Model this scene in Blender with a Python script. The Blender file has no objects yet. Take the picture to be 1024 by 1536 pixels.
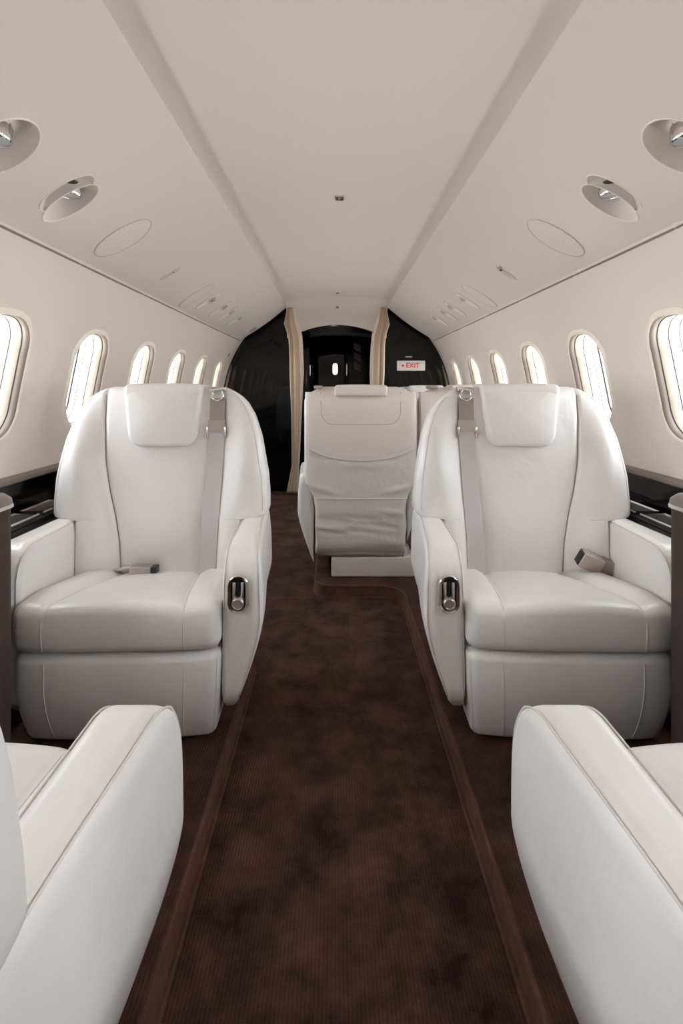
import bpy, math, random
from mathutils import Vector, Matrix
random.seed(7)
C = bpy.context.scene.collection
PI = math.pi
P = 0.065            # height of the seat platforms above the dropped aisle
RC, ZC = 1.24, 0.918 # fuselage lining radius and centre height

# ------------------------------------------------------------------ materials
def new_mat(name):
    m = bpy.data.materials.new(name); m.use_nodes = True
    nt = m.node_tree; b = nt.nodes['Principled BSDF']
    return m, nt, b

def simple(name, col, rough=0.5, metal=0.0, bump=0.0, scale=200.0, spec=0.5, coat=0.0, emit=None, estr=0.0):
    m, nt, b = new_mat(name)
    b.inputs['Base Color'].default_value = (*col, 1)
    b.inputs['Roughness'].default_value = rough
    b.inputs['Metallic'].default_value = metal
    b.inputs['Specular IOR Level'].default_value = spec
    b.inputs['Coat Weight'].default_value = coat
    b.inputs['Coat Roughness'].default_value = 0.05
    if emit:
        b.inputs['Emission Color'].default_value = (*emit, 1)
        b.inputs['Emission Strength'].default_value = estr
    if bump > 0:
        tc = nt.nodes.new('ShaderNodeTexCoord')
        n = nt.nodes.new('ShaderNodeTexNoise'); n.inputs['Scale'].default_value = scale
        n.inputs['Detail'].default_value = 4
        bp = nt.nodes.new('ShaderNodeBump'); bp.inputs['Strength'].default_value = bump
        bp.inputs['Distance'].default_value = 0.002
        nt.links.new(tc.outputs['Object'], n.inputs['Vector'])
        nt.links.new(n.outputs['Fac'], bp.inputs['Height'])
        nt.links.new(bp.outputs['Normal'], b.inputs['Normal'])
    return m

def leather_mat(name, col, rough=0.36, crease=0.35):
    m, nt, b = new_mat(name)
    b.inputs['Roughness'].default_value = rough
    b.inputs['Specular IOR Level'].default_value = 0.45
    tc = nt.nodes.new('ShaderNodeTexCoord')
    v = nt.nodes.new('ShaderNodeTexVoronoi'); v.inputs['Scale'].default_value = 520
    n = nt.nodes.new('ShaderNodeTexNoise'); n.inputs['Scale'].default_value = 9
    n.inputs['Detail'].default_value = 3; n.inputs['Distortion'].default_value = 0.6
    n2 = nt.nodes.new('ShaderNodeTexNoise'); n2.inputs['Scale'].default_value = 2.5
    for t in (v, n, n2): nt.links.new(tc.outputs['Object'], t.inputs['Vector'])
    b1 = nt.nodes.new('ShaderNodeBump'); b1.inputs['Strength'].default_value = 0.10; b1.inputs['Distance'].default_value = 0.0008
    b2 = nt.nodes.new('ShaderNodeBump'); b2.inputs['Strength'].default_value = crease; b2.inputs['Distance'].default_value = 0.012
    nt.links.new(v.outputs['Distance'], b1.inputs['Height'])
    nt.links.new(n.outputs['Fac'], b2.inputs['Height'])
    nt.links.new(b2.outputs['Normal'], b1.inputs['Normal'])
    nt.links.new(b1.outputs['Normal'], b.inputs['Normal'])
    r = nt.nodes.new('ShaderNodeValToRGB')
    r.color_ramp.elements[0].position = 0.3; r.color_ramp.elements[1].position = 0.7
    r.color_ramp.elements[0].color = (*[c * 0.96 for c in col], 1); r.color_ramp.elements[1].color = (*col, 1)
    nt.links.new(n2.outputs['Fac'], r.inputs['Fac']); nt.links.new(r.outputs['Color'], b.inputs['Base Color'])
    return m

def carpet_mat(name, dark, light, rib=True):
    m, nt, b = new_mat(name)
    b.inputs['Roughness'].default_value = 0.95
    b.inputs['Specular IOR Level'].default_value = 0.1
    b.inputs['Sheen Weight'].default_value = 0.12
    b.inputs['Sheen Roughness'].default_value = 0.5
    b.inputs['Sheen Tint'].default_value = (0.55, 0.36, 0.28, 1)
    tc = nt.nodes.new('ShaderNodeTexCoord')
    n = nt.nodes.new('ShaderNodeTexNoise'); n.inputs['Scale'].default_value = 6.5
    n.inputs['Detail'].default_value = 9; n.inputs['Roughness'].default_value = 0.68; n.inputs['Distortion'].default_value = 0.15
    f = nt.nodes.new('ShaderNodeTexNoise'); f.inputs['Scale'].default_value = 190; f.inputs['Detail'].default_value = 2
    nt.links.new(tc.outputs['Object'], n.inputs['Vector']); nt.links.new(tc.outputs['Object'], f.inputs['Vector'])
    r = nt.nodes.new('ShaderNodeValToRGB')
    r.color_ramp.elements[0].position = 0.36; r.color_ramp.elements[1].position = 0.66
    r.color_ramp.elements[0].color = (*dark, 1); r.color_ramp.elements[1].color = (*light, 1)
    nt.links.new(n.outputs['Fac'], r.inputs['Fac'])
    mx = nt.nodes.new('ShaderNodeMixRGB'); mx.blend_type = 'MULTIPLY'; mx.inputs['Fac'].default_value = 0.55
    nt.links.new(r.outputs['Color'], mx.inputs['Color1'])
    w = nt.nodes.new('ShaderNodeTexWave'); w.bands_direction = 'X'; w.inputs['Scale'].default_value = 40
    w.inputs['Distortion'].default_value = 1.6; w.inputs['Detail'].default_value = 1; w.inputs['Detail Scale'].default_value = 9
    nt.links.new(tc.outputs['Object'], w.inputs['Vector'])
    ad = nt.nodes.new('ShaderNodeMath'); ad.operation = 'ADD'
    mu = nt.nodes.new('ShaderNodeMath'); mu.operation = 'MULTIPLY'; mu.inputs[1].default_value = 0.75
    nt.links.new(f.outputs['Fac'], mu.inputs[0])
    nt.links.new(mu.outputs[0], ad.inputs[0])
    sc = nt.nodes.new('ShaderNodeMath'); sc.operation = 'MULTIPLY'; sc.inputs[1].default_value = 0.85 if rib else 0.0
    nt.links.new(w.outputs['Fac'], sc.inputs[0]); nt.links.new(sc.outputs[0], ad.inputs[1])
    cr = nt.nodes.new('ShaderNodeValToRGB'); cr.color_ramp.elements[0].color = (0.35, 0.35, 0.35, 1)
    cr.color_ramp.elements[0].position = 0.25; cr.color_ramp.elements[1].position = 0.95
    nt.links.new(ad.outputs[0], cr.inputs['Fac']); nt.links.new(cr.outputs['Color'], mx.inputs['Color2'])
    nt.links.new(mx.outputs['Color'], b.inputs['Base Color'])
    bp = nt.nodes.new('ShaderNodeBump'); bp.inputs['Strength'].default_value = 0.5; bp.inputs['Distance'].default_value = 0.003
    nt.links.new(ad.outputs[0], bp.inputs['Height']); nt.links.new(bp.outputs['Normal'], b.inputs['Normal'])
    return m

def mesh_mat(name, a, bcol, scale):
    m, nt, b = new_mat(name)
    tc = nt.nodes.new('ShaderNodeTexCoord')
    w = nt.nodes.new('ShaderNodeTexWave'); w.inputs['Scale'].default_value = scale; w.bands_direction = 'DIAGONAL'
    w.inputs['Distortion'].default_value = 1.5
    nt.links.new(tc.outputs['Object'], w.inputs['Vector'])
    r = nt.nodes.new('ShaderNodeValToRGB'); r.color_ramp.elements[0].color = (*a, 1); r.color_ramp.elements[1].color = (*bcol, 1)
    nt.links.new(w.outputs['Fac'], r.inputs['Fac']); nt.links.new(r.outputs['Color'], b.inputs['Base Color'])
    b.inputs['Roughness'].default_value = 0.6
    return m

def glass_mat(name):
    m = bpy.data.materials.new(name); m.use_nodes = True; nt = m.node_tree; nt.nodes.clear()
    o = nt.nodes.new('ShaderNodeOutputMaterial'); t = nt.nodes.new('ShaderNodeBsdfTransparent')
    g = nt.nodes.new('ShaderNodeBsdfGlossy'); g.inputs['Roughness'].default_value = 0.03
    t.inputs['Color'].default_value = (0.94, 0.97, 1.0, 1)
    mx = nt.nodes.new('ShaderNodeMixShader'); mx.inputs[0].default_value = 0.03
    nt.links.new(t.outputs[0], mx.inputs[1]); nt.links.new(g.outputs[0], mx.inputs[2])
    nt.links.new(mx.outputs[0], o.inputs['Surface'])
    return m

M = dict(
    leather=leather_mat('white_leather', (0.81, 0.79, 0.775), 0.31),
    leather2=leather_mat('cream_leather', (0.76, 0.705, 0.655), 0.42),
    wrinkled=leather_mat('creased_leather', (0.74, 0.70, 0.665), 0.42, 0.45),
    seam=simple('leather_seam', (0.70, 0.665, 0.64), 0.55),
    crease=simple('seam_shadow_line', (0.30, 0.27, 0.25), 0.8),  # dark line drawn along the backrest seams for their shadow
    lining=simple('cream_lining', (0.73, 0.655, 0.58), 0.5, bump=0.04, scale=60),
    panel=simple('overhead_panel_paint', (0.71, 0.645, 0.595), 0.42, bump=0.03, scale=40),
    ceiling=simple('ceiling_suede', (0.75, 0.68, 0.62), 0.6, bump=0.05, scale=90),
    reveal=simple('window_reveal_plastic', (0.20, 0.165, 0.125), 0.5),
    shade=simple('window_shade_plastic', (0.42, 0.385, 0.34), 0.5),
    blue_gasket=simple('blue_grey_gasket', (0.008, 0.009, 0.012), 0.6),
    lip=simple('window_lip_glow', (0.86, 0.79, 0.69), 0.4),  # lip widened and paled to imitate the glow round the windows
    lip_shade=simple('taupe_lip_shade', (0.095, 0.072, 0.053), 0.5),  # inner face of the lip, shade put into its dark colour
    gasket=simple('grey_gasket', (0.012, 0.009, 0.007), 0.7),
    glass=glass_mat('window_pane'),
    black=simple('black_lacquer', (0.003, 0.0025, 0.0025), 0.05, spec=0.30),
    dark=simple('dark_trim', (0.02, 0.018, 0.017), 0.35),
    grey_trim=simple('charcoal_trim', (0.06, 0.056, 0.055), 0.4),
    brown_trim_gap_shade=simple('taupe_trim_gap_shade', (0.20, 0.165, 0.14), 0.45),
    carpet=carpet_mat('aisle_carpet', (0.020, 0.0095, 0.0078), (0.112, 0.051, 0.039)),
    carpet2=carpet_mat('platform_carpet', (0.020, 0.0095, 0.0078), (0.095, 0.043, 0.033)),
    piping=carpet_mat('carpet_binding', (0.10, 0.046, 0.034), (0.19, 0.092, 0.066), rib=False),
    webbing=simple('belt_webbing', (0.56, 0.525, 0.525), 0.55, bump=0.35, scale=500),
    taupe=simple('taupe_belt_leather', (0.34, 0.29, 0.26), 0.5),
    bronze=simple('brushed_bronze', (0.50, 0.44, 0.40), 0.36, metal=0.8),
    chrome=simple('chrome', (0.82, 0.80, 0.78), 0.12, metal=1.0),
    satin=simple('satin_nickel', (0.72, 0.69, 0.66), 0.28, metal=1.0),
    blackplastic=simple('black_plastic', (0.012, 0.011, 0.011), 0.35),
    console=simple('brown_console_fabric', (0.055, 0.035, 0.030), 0.85, bump=0.8, scale=260),
    cap=leather_mat('grey_leather_cap', (0.19, 0.165, 0.15), 0.4, 0.1),
    curtain=simple('tan_curtain', (0.47, 0.355, 0.255), 0.85, bump=0.3, scale=120),
    curtain_edge=simple('pale_curtain_lining', (0.72, 0.64, 0.55), 0.85),
    well=simple('light_well', (0.66, 0.61, 0.57), 0.45),
    lens=simple('lamp_lens', (0.42, 0.45, 0.48), 0.15, spec=0.8),
    speaker=mesh_mat('speaker_cloth', (0.60, 0.55, 0.51), (0.80, 0.745, 0.69), 45),
    plate=simple('grey_plate', (0.56, 0.52, 0.485), 0.5),
    pale=simple('pale_plate', (0.84, 0.785, 0.73), 0.4),
    red=simple('sign_red', (0.70, 0.045, 0.03), 0.5),
    signwhite=simple('sign_white', (0.78, 0.74, 0.70), 0.5),
    pink=simple('placard_pink', (0.55, 0.30, 0.29), 0.6),
    wood=simple('dark_red_wood', (0.012, 0.005, 0.004), 0.16, spec=0.2),
    tan=simple('tan_reflection', (0.22, 0.13, 0.085), 0.4),
    lit=simple('daylit_glass', (0.8, 0.8, 0.8), 0.3, emit=(1, 0.97, 0.93), estr=3.0),
)

# ------------------------------------------------------------------ mesh helpers
class MB:
    """collects shapes; build() links them as ONE mesh object"""
    def __init__(s, fn=None, flip=False):
        s.v = []; s.f = []; s.mi = []; s.mats = []; s.fn = fn; s.flip = flip
    def slot(s, m):
        if m not in s.mats: s.mats.append(m)
        return s.mats.index(m)
    def add(s, verts, faces, mat, fn=None):
        k = s.slot(mat); o = len(s.v)
        for p in verts:
            if fn: p = fn(*p)
            if s.fn: p = s.fn(*p)
            s.v.append(tuple(p))
        for f in faces:
            f = [i + o for i in f]
            s.f.append(f[::-1] if s.flip else f); s.mi.append(k)
    def loft(s, rings, mat, closed=True, cap0=False, cap1=False, fn=None):
        n = len(rings[0]); vs = [p for r in rings for p in r]; fs = []
        for i in range(len(rings) - 1):
            for j in range(n if closed else n - 1):
                a = i * n + j; b = i * n + (j + 1) % n
                fs.append((a, b, b + n, a + n))
        for flag, base, rev in ((cap0, 0, True), (cap1, (len(rings) - 1) * n, False)):
            if flag:
                c = Vector((0, 0, 0))
                for p in vs[base:base + n]: c += Vector(p)
                vs.append(tuple(c / n)); ci = len(vs) - 1
                for j in range(n):
                    a = base + j; b = base + (j + 1) % n
                    fs.append((b, a, ci) if rev else (a, b, ci))
        s.add(vs, fs, mat, fn)
    def grid(s, us, vs_, f, mat, fn=None):
        s.loft([[f(u, v) for v in vs_] for u in us], mat, closed=False, fn=fn)
    def tube(s, path, r, mat, n=6, closed=False, caps=True, fn=None):
        pts = [Vector(fn(*p)) if fn else Vector(p) for p in path]
        rings = []; up = None; N = len(pts)
        for i in range(N):
            t = (pts[(i + 1) % N] - pts[i - 1]) if closed else (pts[min(i + 1, N - 1)] - pts[max(i - 1, 0)])
            if t.length < 1e-9: t = Vector((0, 1, 0))
            t.normalize()
            if up is None:
                up = Vector((0, 0, 1)) if abs(t.z) < 0.9 else Vector((1, 0, 0))
            sd = t.cross(up).normalized(); up = sd.cross(t).normalized()
            rr = r(i) if callable(r) else r
            rings.append([tuple(pts[i] + (sd * math.cos(a) + up * math.sin(a)) * rr) for a in [2 * PI * k / n for k in range(n)]])
        if closed: rings.append(rings[0])
        s.loft(rings, mat, True, caps and not closed, caps and not closed)
    def rbox(s, lo, hi, r, mat, n=(6, 6, 6), k=5, fn=None):
        r = (r, r, r) if not isinstance(r, tuple) else r
        r = tuple(min(r[i], (hi[i] - lo[i]) / 2 * 0.999) for i in range(3))
        ax = []
        for i in range(3):
            e = [r[i] * (1 - math.cos(PI / 2 * t / k)) for t in range(k)] if False else [r[i] * (1 - math.tan(PI / 4 * (1 - t / k))) for t in range(k)]
            L = hi[i] - lo[i]
            mid = [r[i] + (L - 2 * r[i]) * t / n[i] for t in range(n[i] + 1)]
            ax.append([lo[i] + q for q in e + mid] + [hi[i] - q for q in reversed(e)])
        inn_lo = [lo[i] + r[i] for i in range(3)]; inn_hi = [hi[i] - r[i] for i in range(3)]
        def proj(p):
            q = [min(max(p[i], inn_lo[i]), inn_hi[i]) for i in range(3)]
            d = [(p[i] - q[i]) / r[i] for i in range(3)]
            l = math.sqrt(sum(x * x for x in d)) or 1
            return tuple(q[i] + r[i] * d[i] / l for i in range(3))
        for a in range(3):
            b, c = (a + 1) % 3, (a + 2) % 3
            for side in (0, 1):
                vs = []; fs = []
                B, Cc = ax[b], ax[c]; nb, nc = len(B), len(Cc)
                for x in B:
                    for y in Cc:
                        p = [0, 0, 0]; p[a] = (lo, hi)[side][a]; p[b] = x; p[c] = y
                        vs.append(proj(p))
                for i in range(nb - 1):
                    for j in range(nc - 1):
                        q = (i * nc + j, (i + 1) * nc + j, (i + 1) * nc + j + 1, i * nc + j + 1)
                        fs.append(q if side else q[::-1])
                s.add(vs, fs, mat, fn)
    def box(s, lo, hi, mat, bev=0.0, fn=None):
        if bev > 0: s.rbox(lo, hi, bev, mat, (1, 1, 1), 2, fn); return
        x0, y0, z0 = lo; x1, y1, z1 = hi
        v = [(x0,y0,z0),(x1,y0,z0),(x1,y1,z0),(x0,y1,z0),(x0,y0,z1),(x1,y0,z1),(x1,y1,z1),(x0,y1,z1)]
        s.add(v, [(3,2,1,0),(4,5,6,7),(0,1,5,4),(1,2,6,5),(2,3,7,6),(3,0,4,7)], mat, fn)
    def pad(s, outline, mp, t, r, mat, bulge=0.0, k=5, back=True):
        """outline: 2-D points (counter-clockwise); mp(u, v, d) -> 3-D; a cushion-like slab of thickness t"""
        n = len(outline); cx = sum(p[0] for p in outline) / n; cy = sum(p[1] for p in outline) / n
        rad = min(math.hypot(p[0] - cx, p[1] - cy) for p in outline)
        def ring(ins, d):
            f = 1 - ins / rad
            return [mp(cx + (p[0] - cx) * f, cy + (p[1] - cy) * f, d) for p in outline]
        rings = [ring(0, 0), ring(0, t - r)]
        for i in range(1, k + 1):
            a = PI / 2 * i / k
            rings.append(ring(r * (1 - math.cos(a)), t - r + r * math.sin(a)))
        for q in (0.2, 0.4, 0.6, 0.8, 0.97):
            rings.append(ring(r + (rad - r) * q, t + bulge * (1 - (1 - q) ** 2)))
        s.loft(rings, mat, True, back, True)
    def build(s, name, parent=None, sharp=None):
        me = bpy.data.meshes.new(name)
        me.from_pydata(s.v, [], s.f); me.update()
        for m in s.mats: me.materials.append(m)
        me.polygons.foreach_set('material_index', s.mi)
        me.polygons.foreach_set('use_smooth', [True] * len(me.polygons))
        if sharp is not None:
            me.set_sharp_from_angle(angle=math.radians(sharp))
        o = bpy.data.objects.new(name, me); C.objects.link(o)
        if parent is not None: o.parent = parent
        return o

def lerp(a, b, t): return a + (b - a) * t
def sstep(a, b, x):
    t = min(1, max(0, (x - a) / (b - a))); return t * t * (3 - 2 * t)
def table(pts, x):
    if x <= pts[0][0]: return pts[0][1]
    for (x0, y0), (x1, y1) in zip(pts, pts[1:]):
        if x <= x1:
            return lerp(y0, y1, (x - x0) / (x1 - x0))
    return pts[-1][1]
def frange(a, b, n): return [a + (b - a) * i / (n - 1) for i in range(n)]
def rrect(w, h, r, n=8, cx=0, cy=0):
    out = []
    for sx, sy, a0 in ((1, 1, 0), (-1, 1, 90), (-1, -1, 180), (1, -1, 270)):
        for i in range(n + 1):
            a = math.radians(a0 + 90 * i / n)
            out.append((cx + sx * (w / 2 - r) + r * math.cos(a), cy + sy * (h / 2 - r) + r * math.sin(a)))
    return out
def ellipse(a, b, n=40, cx=0, cy=0): return [(cx + a * math.cos(2*PI*i/n), cy + b * math.sin(2*PI*i/n)) for i in range(n)]

def thing(name, label, cat, loc=(0, 0, 0), rotz=0, group=None):
    o = bpy.data.objects.new(name, None); C.objects.link(o); o.empty_display_size = 0.1
    o.location = loc; o.rotation_euler = (0, 0, rotz)
    o['label'] = label; o['category'] = cat
    if group: o['group'] = group
    return o
def tag(o, label, cat, group=None):
    o['label'] = label; o['category'] = cat
    if group: o['group'] = group
    return o
def struct(o):
    o['kind'] = 'structure'; return o
def dup(root, loc, rotz, label, skip=()):
    r = root.copy(); C.objects.link(r); r.location = loc; r.rotation_euler = (0, 0, rotz); r['label'] = label
    def rec(src, dst):
        for ch in list(src.children):
            if ch.name.split('.')[0] in skip: continue
            c = ch.copy(); C.objects.link(c); c.parent = dst
            rec(ch, c)
    rec(root, r)
    return r

# ------------------------------------------------------------------ cabin shell
Y0, Y1 = -2.62, 5.58
def wall_pt(side, y, s, d=0.0):
    a = s / RC
    return (side * (RC + d) * math.cos(a), y, ZC + (RC + d) * math.sin(a))

def hole_patch(mb, y0, y1, s0, s1, hole, mp, mat, side, n_in=5):
    """rectangle y0..y1 x s0..s1 with a star-shaped hole, bridged in rings"""
    n = len(hole); cy = sum(h[0] for h in hole) / n; cs = sum(h[1] for h in hole) / n
    outer = []
    for hy, hs in hole:
        dy, ds = hy - cy, hs - cs
        t = min([(((y1 if dy > 0 else y0) - cy) / dy) if abs(dy) > 1e-9 else 1e9, (((s1 if ds > 0 else s0) - cs) / ds) if abs(ds) > 1e-9 else 1e9])
        outer.append([cy + dy * t, cs + ds * t])
    for (qy, qs) in ((y0, s0), (y0, s1), (y1, s0), (y1, s1)):
        j = min(range(n), key=lambda i: (outer[i][0] - qy) ** 2 + (outer[i][1] - qs) ** 2)
        outer[j] = [qy, qs]
    rings = []
    for i in range(n_in + 1):
        f = (i / n_in) ** 1.5
        rings.append([mp(side, lerp(h[0], o[0], f), lerp(h[1], o[1], f)) for h, o in zip(hole, outer)])
    mb.loft(rings, mat, True)

WIN = []
SLO, SHI = -0.1433, 1.01
WC, WHY, WHS, WR = 0.2465, 0.1535, 0.2265, 0.125
def win_outline(c, ins=0.0):
    return [(y, s) for y, s in rrect(2 * (WHY - ins), 2 * (WHS - ins), max(WR - ins, 0.03), 10, c, WC)]
wi = 1
for side, sname in ((-1, 'left'), (1, 'right')):
    mb = MB(flip=(side > 0))
    for k in range(-6, 6):
        c = 1.965 + 0.668 * k - WHY
        hole_patch(mb, c - 0.3375, c + 0.3375, SLO, SHI, win_outline(c), wall_pt, M['lining'], side)
        fr = MB(flip=(side > 0))
        prof = [(-0.026, 0.0003), (-0.022, -0.003), (-0.012, -0.007), (-0.006, -0.008), (-0.002, -0.005)]
        fr.loft([[wall_pt(side, y, s, d) for y, s in win_outline(c, i)] for i, d in reversed(prof)], M['lip'])
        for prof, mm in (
                ([(-0.002, -0.005), (0.002, 0.0), (0.004, 0.012), (0.005, 0.020)], 'lip_shade'),
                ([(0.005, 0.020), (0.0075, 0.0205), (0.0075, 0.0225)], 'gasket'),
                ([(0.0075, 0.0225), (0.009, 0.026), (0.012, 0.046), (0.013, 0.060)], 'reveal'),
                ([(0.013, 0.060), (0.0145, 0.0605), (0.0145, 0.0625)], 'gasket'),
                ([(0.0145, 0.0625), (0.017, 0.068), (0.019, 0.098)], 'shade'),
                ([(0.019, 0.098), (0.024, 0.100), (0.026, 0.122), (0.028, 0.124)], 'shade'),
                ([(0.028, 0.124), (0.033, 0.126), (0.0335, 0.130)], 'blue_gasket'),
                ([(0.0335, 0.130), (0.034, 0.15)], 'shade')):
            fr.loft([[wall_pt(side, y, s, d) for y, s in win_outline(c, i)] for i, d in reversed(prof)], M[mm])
        fo = struct(fr.build('window_%d' % wi, sharp=50)); wi += 1
        gb = MB(flip=(side > 0))
        rings = [[wall_pt(side, y, s, d) for y, s in win_outline(c, 0.0325)] for d in (0.128, 0.134)]
        gb.loft(rings, M['glass'], True, True, True)
        gb.build('pane', fo)
        WIN.append((side, c))
    mb.grid([-2.7, 1.965 + 0.668 * -6 - WHY - 0.3375], frange(SLO, SHI, 20), lambda y, s: wall_pt(side, y, s), M['lining'])
    mb.grid([1.965 + 0.668 * 5 - WHY + 0.3375, 5.64], frange(SLO, SHI, 20), lambda y, s: wall_pt(side, y, s), M['lining'])
    struct(mb.build('wall_' + sname))

# overhead panels (with the wells of the big lights cut out)
PA, PB = Vector((0.525, 1.974)), Vector((1.023, 1.622))
PL = (PB - PA).length; PD = (PB - PA) / PL; PN = Vector((-PD.y, PD.x))
if PN.y < 0: PN = -PN                 # outward: up and away from the aisle
def pan_pt(side, y, t, d=0.0):
    b = -0.016 * math.sin(PI * min(1, max(0, t / PL)))
    p = PA + PD * t + PN * (b + d)
    return (side * p.x, y, p.y)
BIG = ellipse(0.085, 0.105, 48, 1.29, 0.41)
def union_outline(e1, e2, n=64):
    cy = (e1[0] + e2[0]) / 2; cs = (e1[1] + e2[1]) / 2; out = []
    for i in range(n):
        a = 2 * PI * i / n; dy, ds = math.cos(a), math.sin(a); best = 0
        for (ey, es, ay, as_) in (e1, e2):
            py, ps = (cy - ey) / ay, (cs - es) / as_; qy, qs = dy / ay, ds / as_
            A = qy*qy + qs*qs; B = 2*(py*qy + ps*qs); Cc = py*py + ps*ps - 1
            disc = B*B - 4*A*Cc
            if disc >= 0: best = max(best, (-B + math.sqrt(disc)) / (2*A))
        out.append((cy + dy * best, cs + ds * best))
    return out
E1, E2 = (1.602, 0.403, 0.052, 0.095), (1.660, 0.424, 0.058, 0.102)
DBL = union_outline(E1, E2)
PEND = 5.46
ti = 1
for side in (-1, 1):
    mb = MB(flip=(side > 0))
    ts = frange(0, PL, 14)
    ycuts = [-2.62, 1.15, 1.43, 1.51, 1.74, PEND]
    for a, b in ((0, 1), (2, 3), (4, 5)):
        mb.grid(frange(ycuts[a], ycuts[b], 12), ts, lambda y, t: pan_pt(side, y, t), M['panel'])
    hole_patch(mb, 1.15, 1.43, 0, PL, BIG, pan_pt, M['panel'], side)
    hole_patch(mb, 1.51, 1.74, 0, PL, DBL, pan_pt, M['panel'], side)
    # rounded inner lip and lower return
    mb.grid([-2.62, PEND], frange(0, 1, 9), lambda y, q: (side * (PA.x + 0.045 * q), y, PA.y + 0.055 * q), M['panel'])
    mb.grid([-2.62, PEND], frange(0, 1, 9), lambda y, q: (side * (PB.x + 0.004 * q), y, PB.y - 0.007 * math.sin(PI * q) + 0.006 * q), M['panel'])
    mb.tube([(side * (PB.x + 0.0035), -2.6, PB.y - 0.006), (side * (PB.x + 0.0035), PEND, PB.y - 0.006)], 0.0055, M['brown_trim_gap_shade'])  # taupe bead added to draw the shadow gap between panel and wall
    # far end turned up
    def endp(q, t):
        x, y, z = pan_pt(side, PEND + 0.05 * math.sin(PI / 2 * q), t, 0.05 * (1 - math.cos(PI / 2 * q)))
        return (x, y, z)
    mb.grid(frange(0, 1, 6), ts, endp, M['panel'])
    mb.grid([0, 1], ts, lambda q, t: pan_pt(side, PEND + 0.05, t, 0.05 + 0.12 * q), M['panel'])
    struct(mb.build('trim_%d' % ti, sharp=40)); ti += 1

# vaulted centre ceiling closed down to the side walls
mb = MB()
prof = [(-0.875, 1.76), (-0.84, 1.88)] + [(x, 2.062 - 0.16 * x * x) for x in frange(-0.78, 0.78, 41)] + [(0.84, 1.88), (0.875, 1.76)]
mb.loft([[(x, y, z) for x, z in prof] for y in frange(-2.66, 5.66, 16)], M['ceiling'], closed=False)
# cove header stepping down to the vestibule arch
rows = []
for q in frange(0, 1, 12):
    row = []
    for x in frange(-0.535, 0.535, 31):
        zt = 2.063 - 0.16 * x * x; za = 1.795 - 0.50 * x * x
        a = q * PI / 2
        row.append((x, 5.30 + 0.26 * math.sin(a), zt - (zt - za) * (1 - math.cos(a))))
    rows.append(row)
rows.append([(x, 5.66, 1.795 - 0.50 * x * x) for x in frange(-0.535, 0.535, 31)])
mb.loft(rows[::-1], M['ceiling'], closed=False)
struct(mb.build('ceiling', sharp=50))

# floor, platforms
mb = MB()
mb.grid(frange(-2.7, 2.76, 30), frange(-1.3, 1.3, 20), lambda y, x: (-x, y, 0), M['carpet'])
mb.grid(frange(2.76, 8.2, 20), frange(-1.3, 1.3, 20), lambda y, x: (-x, y, 0), M['carpet2'])
mb.tube([(-1.1, 2.76, 0.0), (0.4, 2.76, 0.0)], 0.005, M['piping'])
struct(mb.build('floor'))
def arc(cx, cy, r, a0, a1, n=10):
    return [(cx + r * math.cos(math.radians(lerp(a0, a1, i / n))), cy + r * math.sin(math.radians(lerp(a0, a1, i / n)))) for i in range(n + 1)]
def platform(edge, rest):
    mb = MB(); n = len(edge)
    e2 = []
    for i in range(n):
        a = Vector(edge[max(i-1, 0)]); b = Vector(edge[min(i+1, n-1)]); d = (b - a).normalized(); e2.append((d, Vector((d.y, -d.x))))
    # edge runs with the platform on its right hand
    def ring(off, z): return [(edge[i][0] + e2[i][1].x * off, edge[i][1] + e2[i][1].y * off, z) for i in range(n)]
    mb.loft([ring(0, 0), ring(0, P - 0.012), ring(0.004, P - 0.003), ring(0.012, P)], M['piping'], closed=False)
    top = ring(0.012, P); pts = top + [(x, y, P) for x, y in rest]
    mb.add(pts, [tuple(range(len(pts)))[::-1]], M['carpet2'])
    if n > 2:
        mb.tube(ring(0.005, P - 0.002), 0.0055, M['piping'])
        mb.tube(ring(-0.004, 0.003), 0.006, M['piping'])
    o = mb.build('trim_%d' % platform.k, sharp=40); platform.k += 1
    # wind the top face upwards
    me = o.data
    for p in me.polygons:
        if len(p.vertices) > 8 and p.normal.z < 0: p.flip()
    return struct(o)
platform.k = 3
XE = 0.335
platform([(-XE, y) for y in frange(2.02, -2.7, 40)][::-1] [::-1] and
         [(-1.25, 2.12)] + [(-0.9, 2.12), (-0.6, 2.12)] + arc(-XE - 0.1, 2.02, 0.1, 90, 0) + [(-XE, y) for y in frange(1.9, -2.7, 30)],
         [(-1.25, -2.7)])
platform([(XE, y) for y in frange(-2.7, 2.6, 34)] + arc(XE - 0.12, 2.64, 0.12, 0, 90) + [(0.1, 2.76)] + arc(-0.03, 2.86, 0.10, 270, 180) + [(-0.13, y) for y in frange(3.0, 5.4, 16)],
         [(1.25, 5.4), (1.25, -2.7)])

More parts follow.
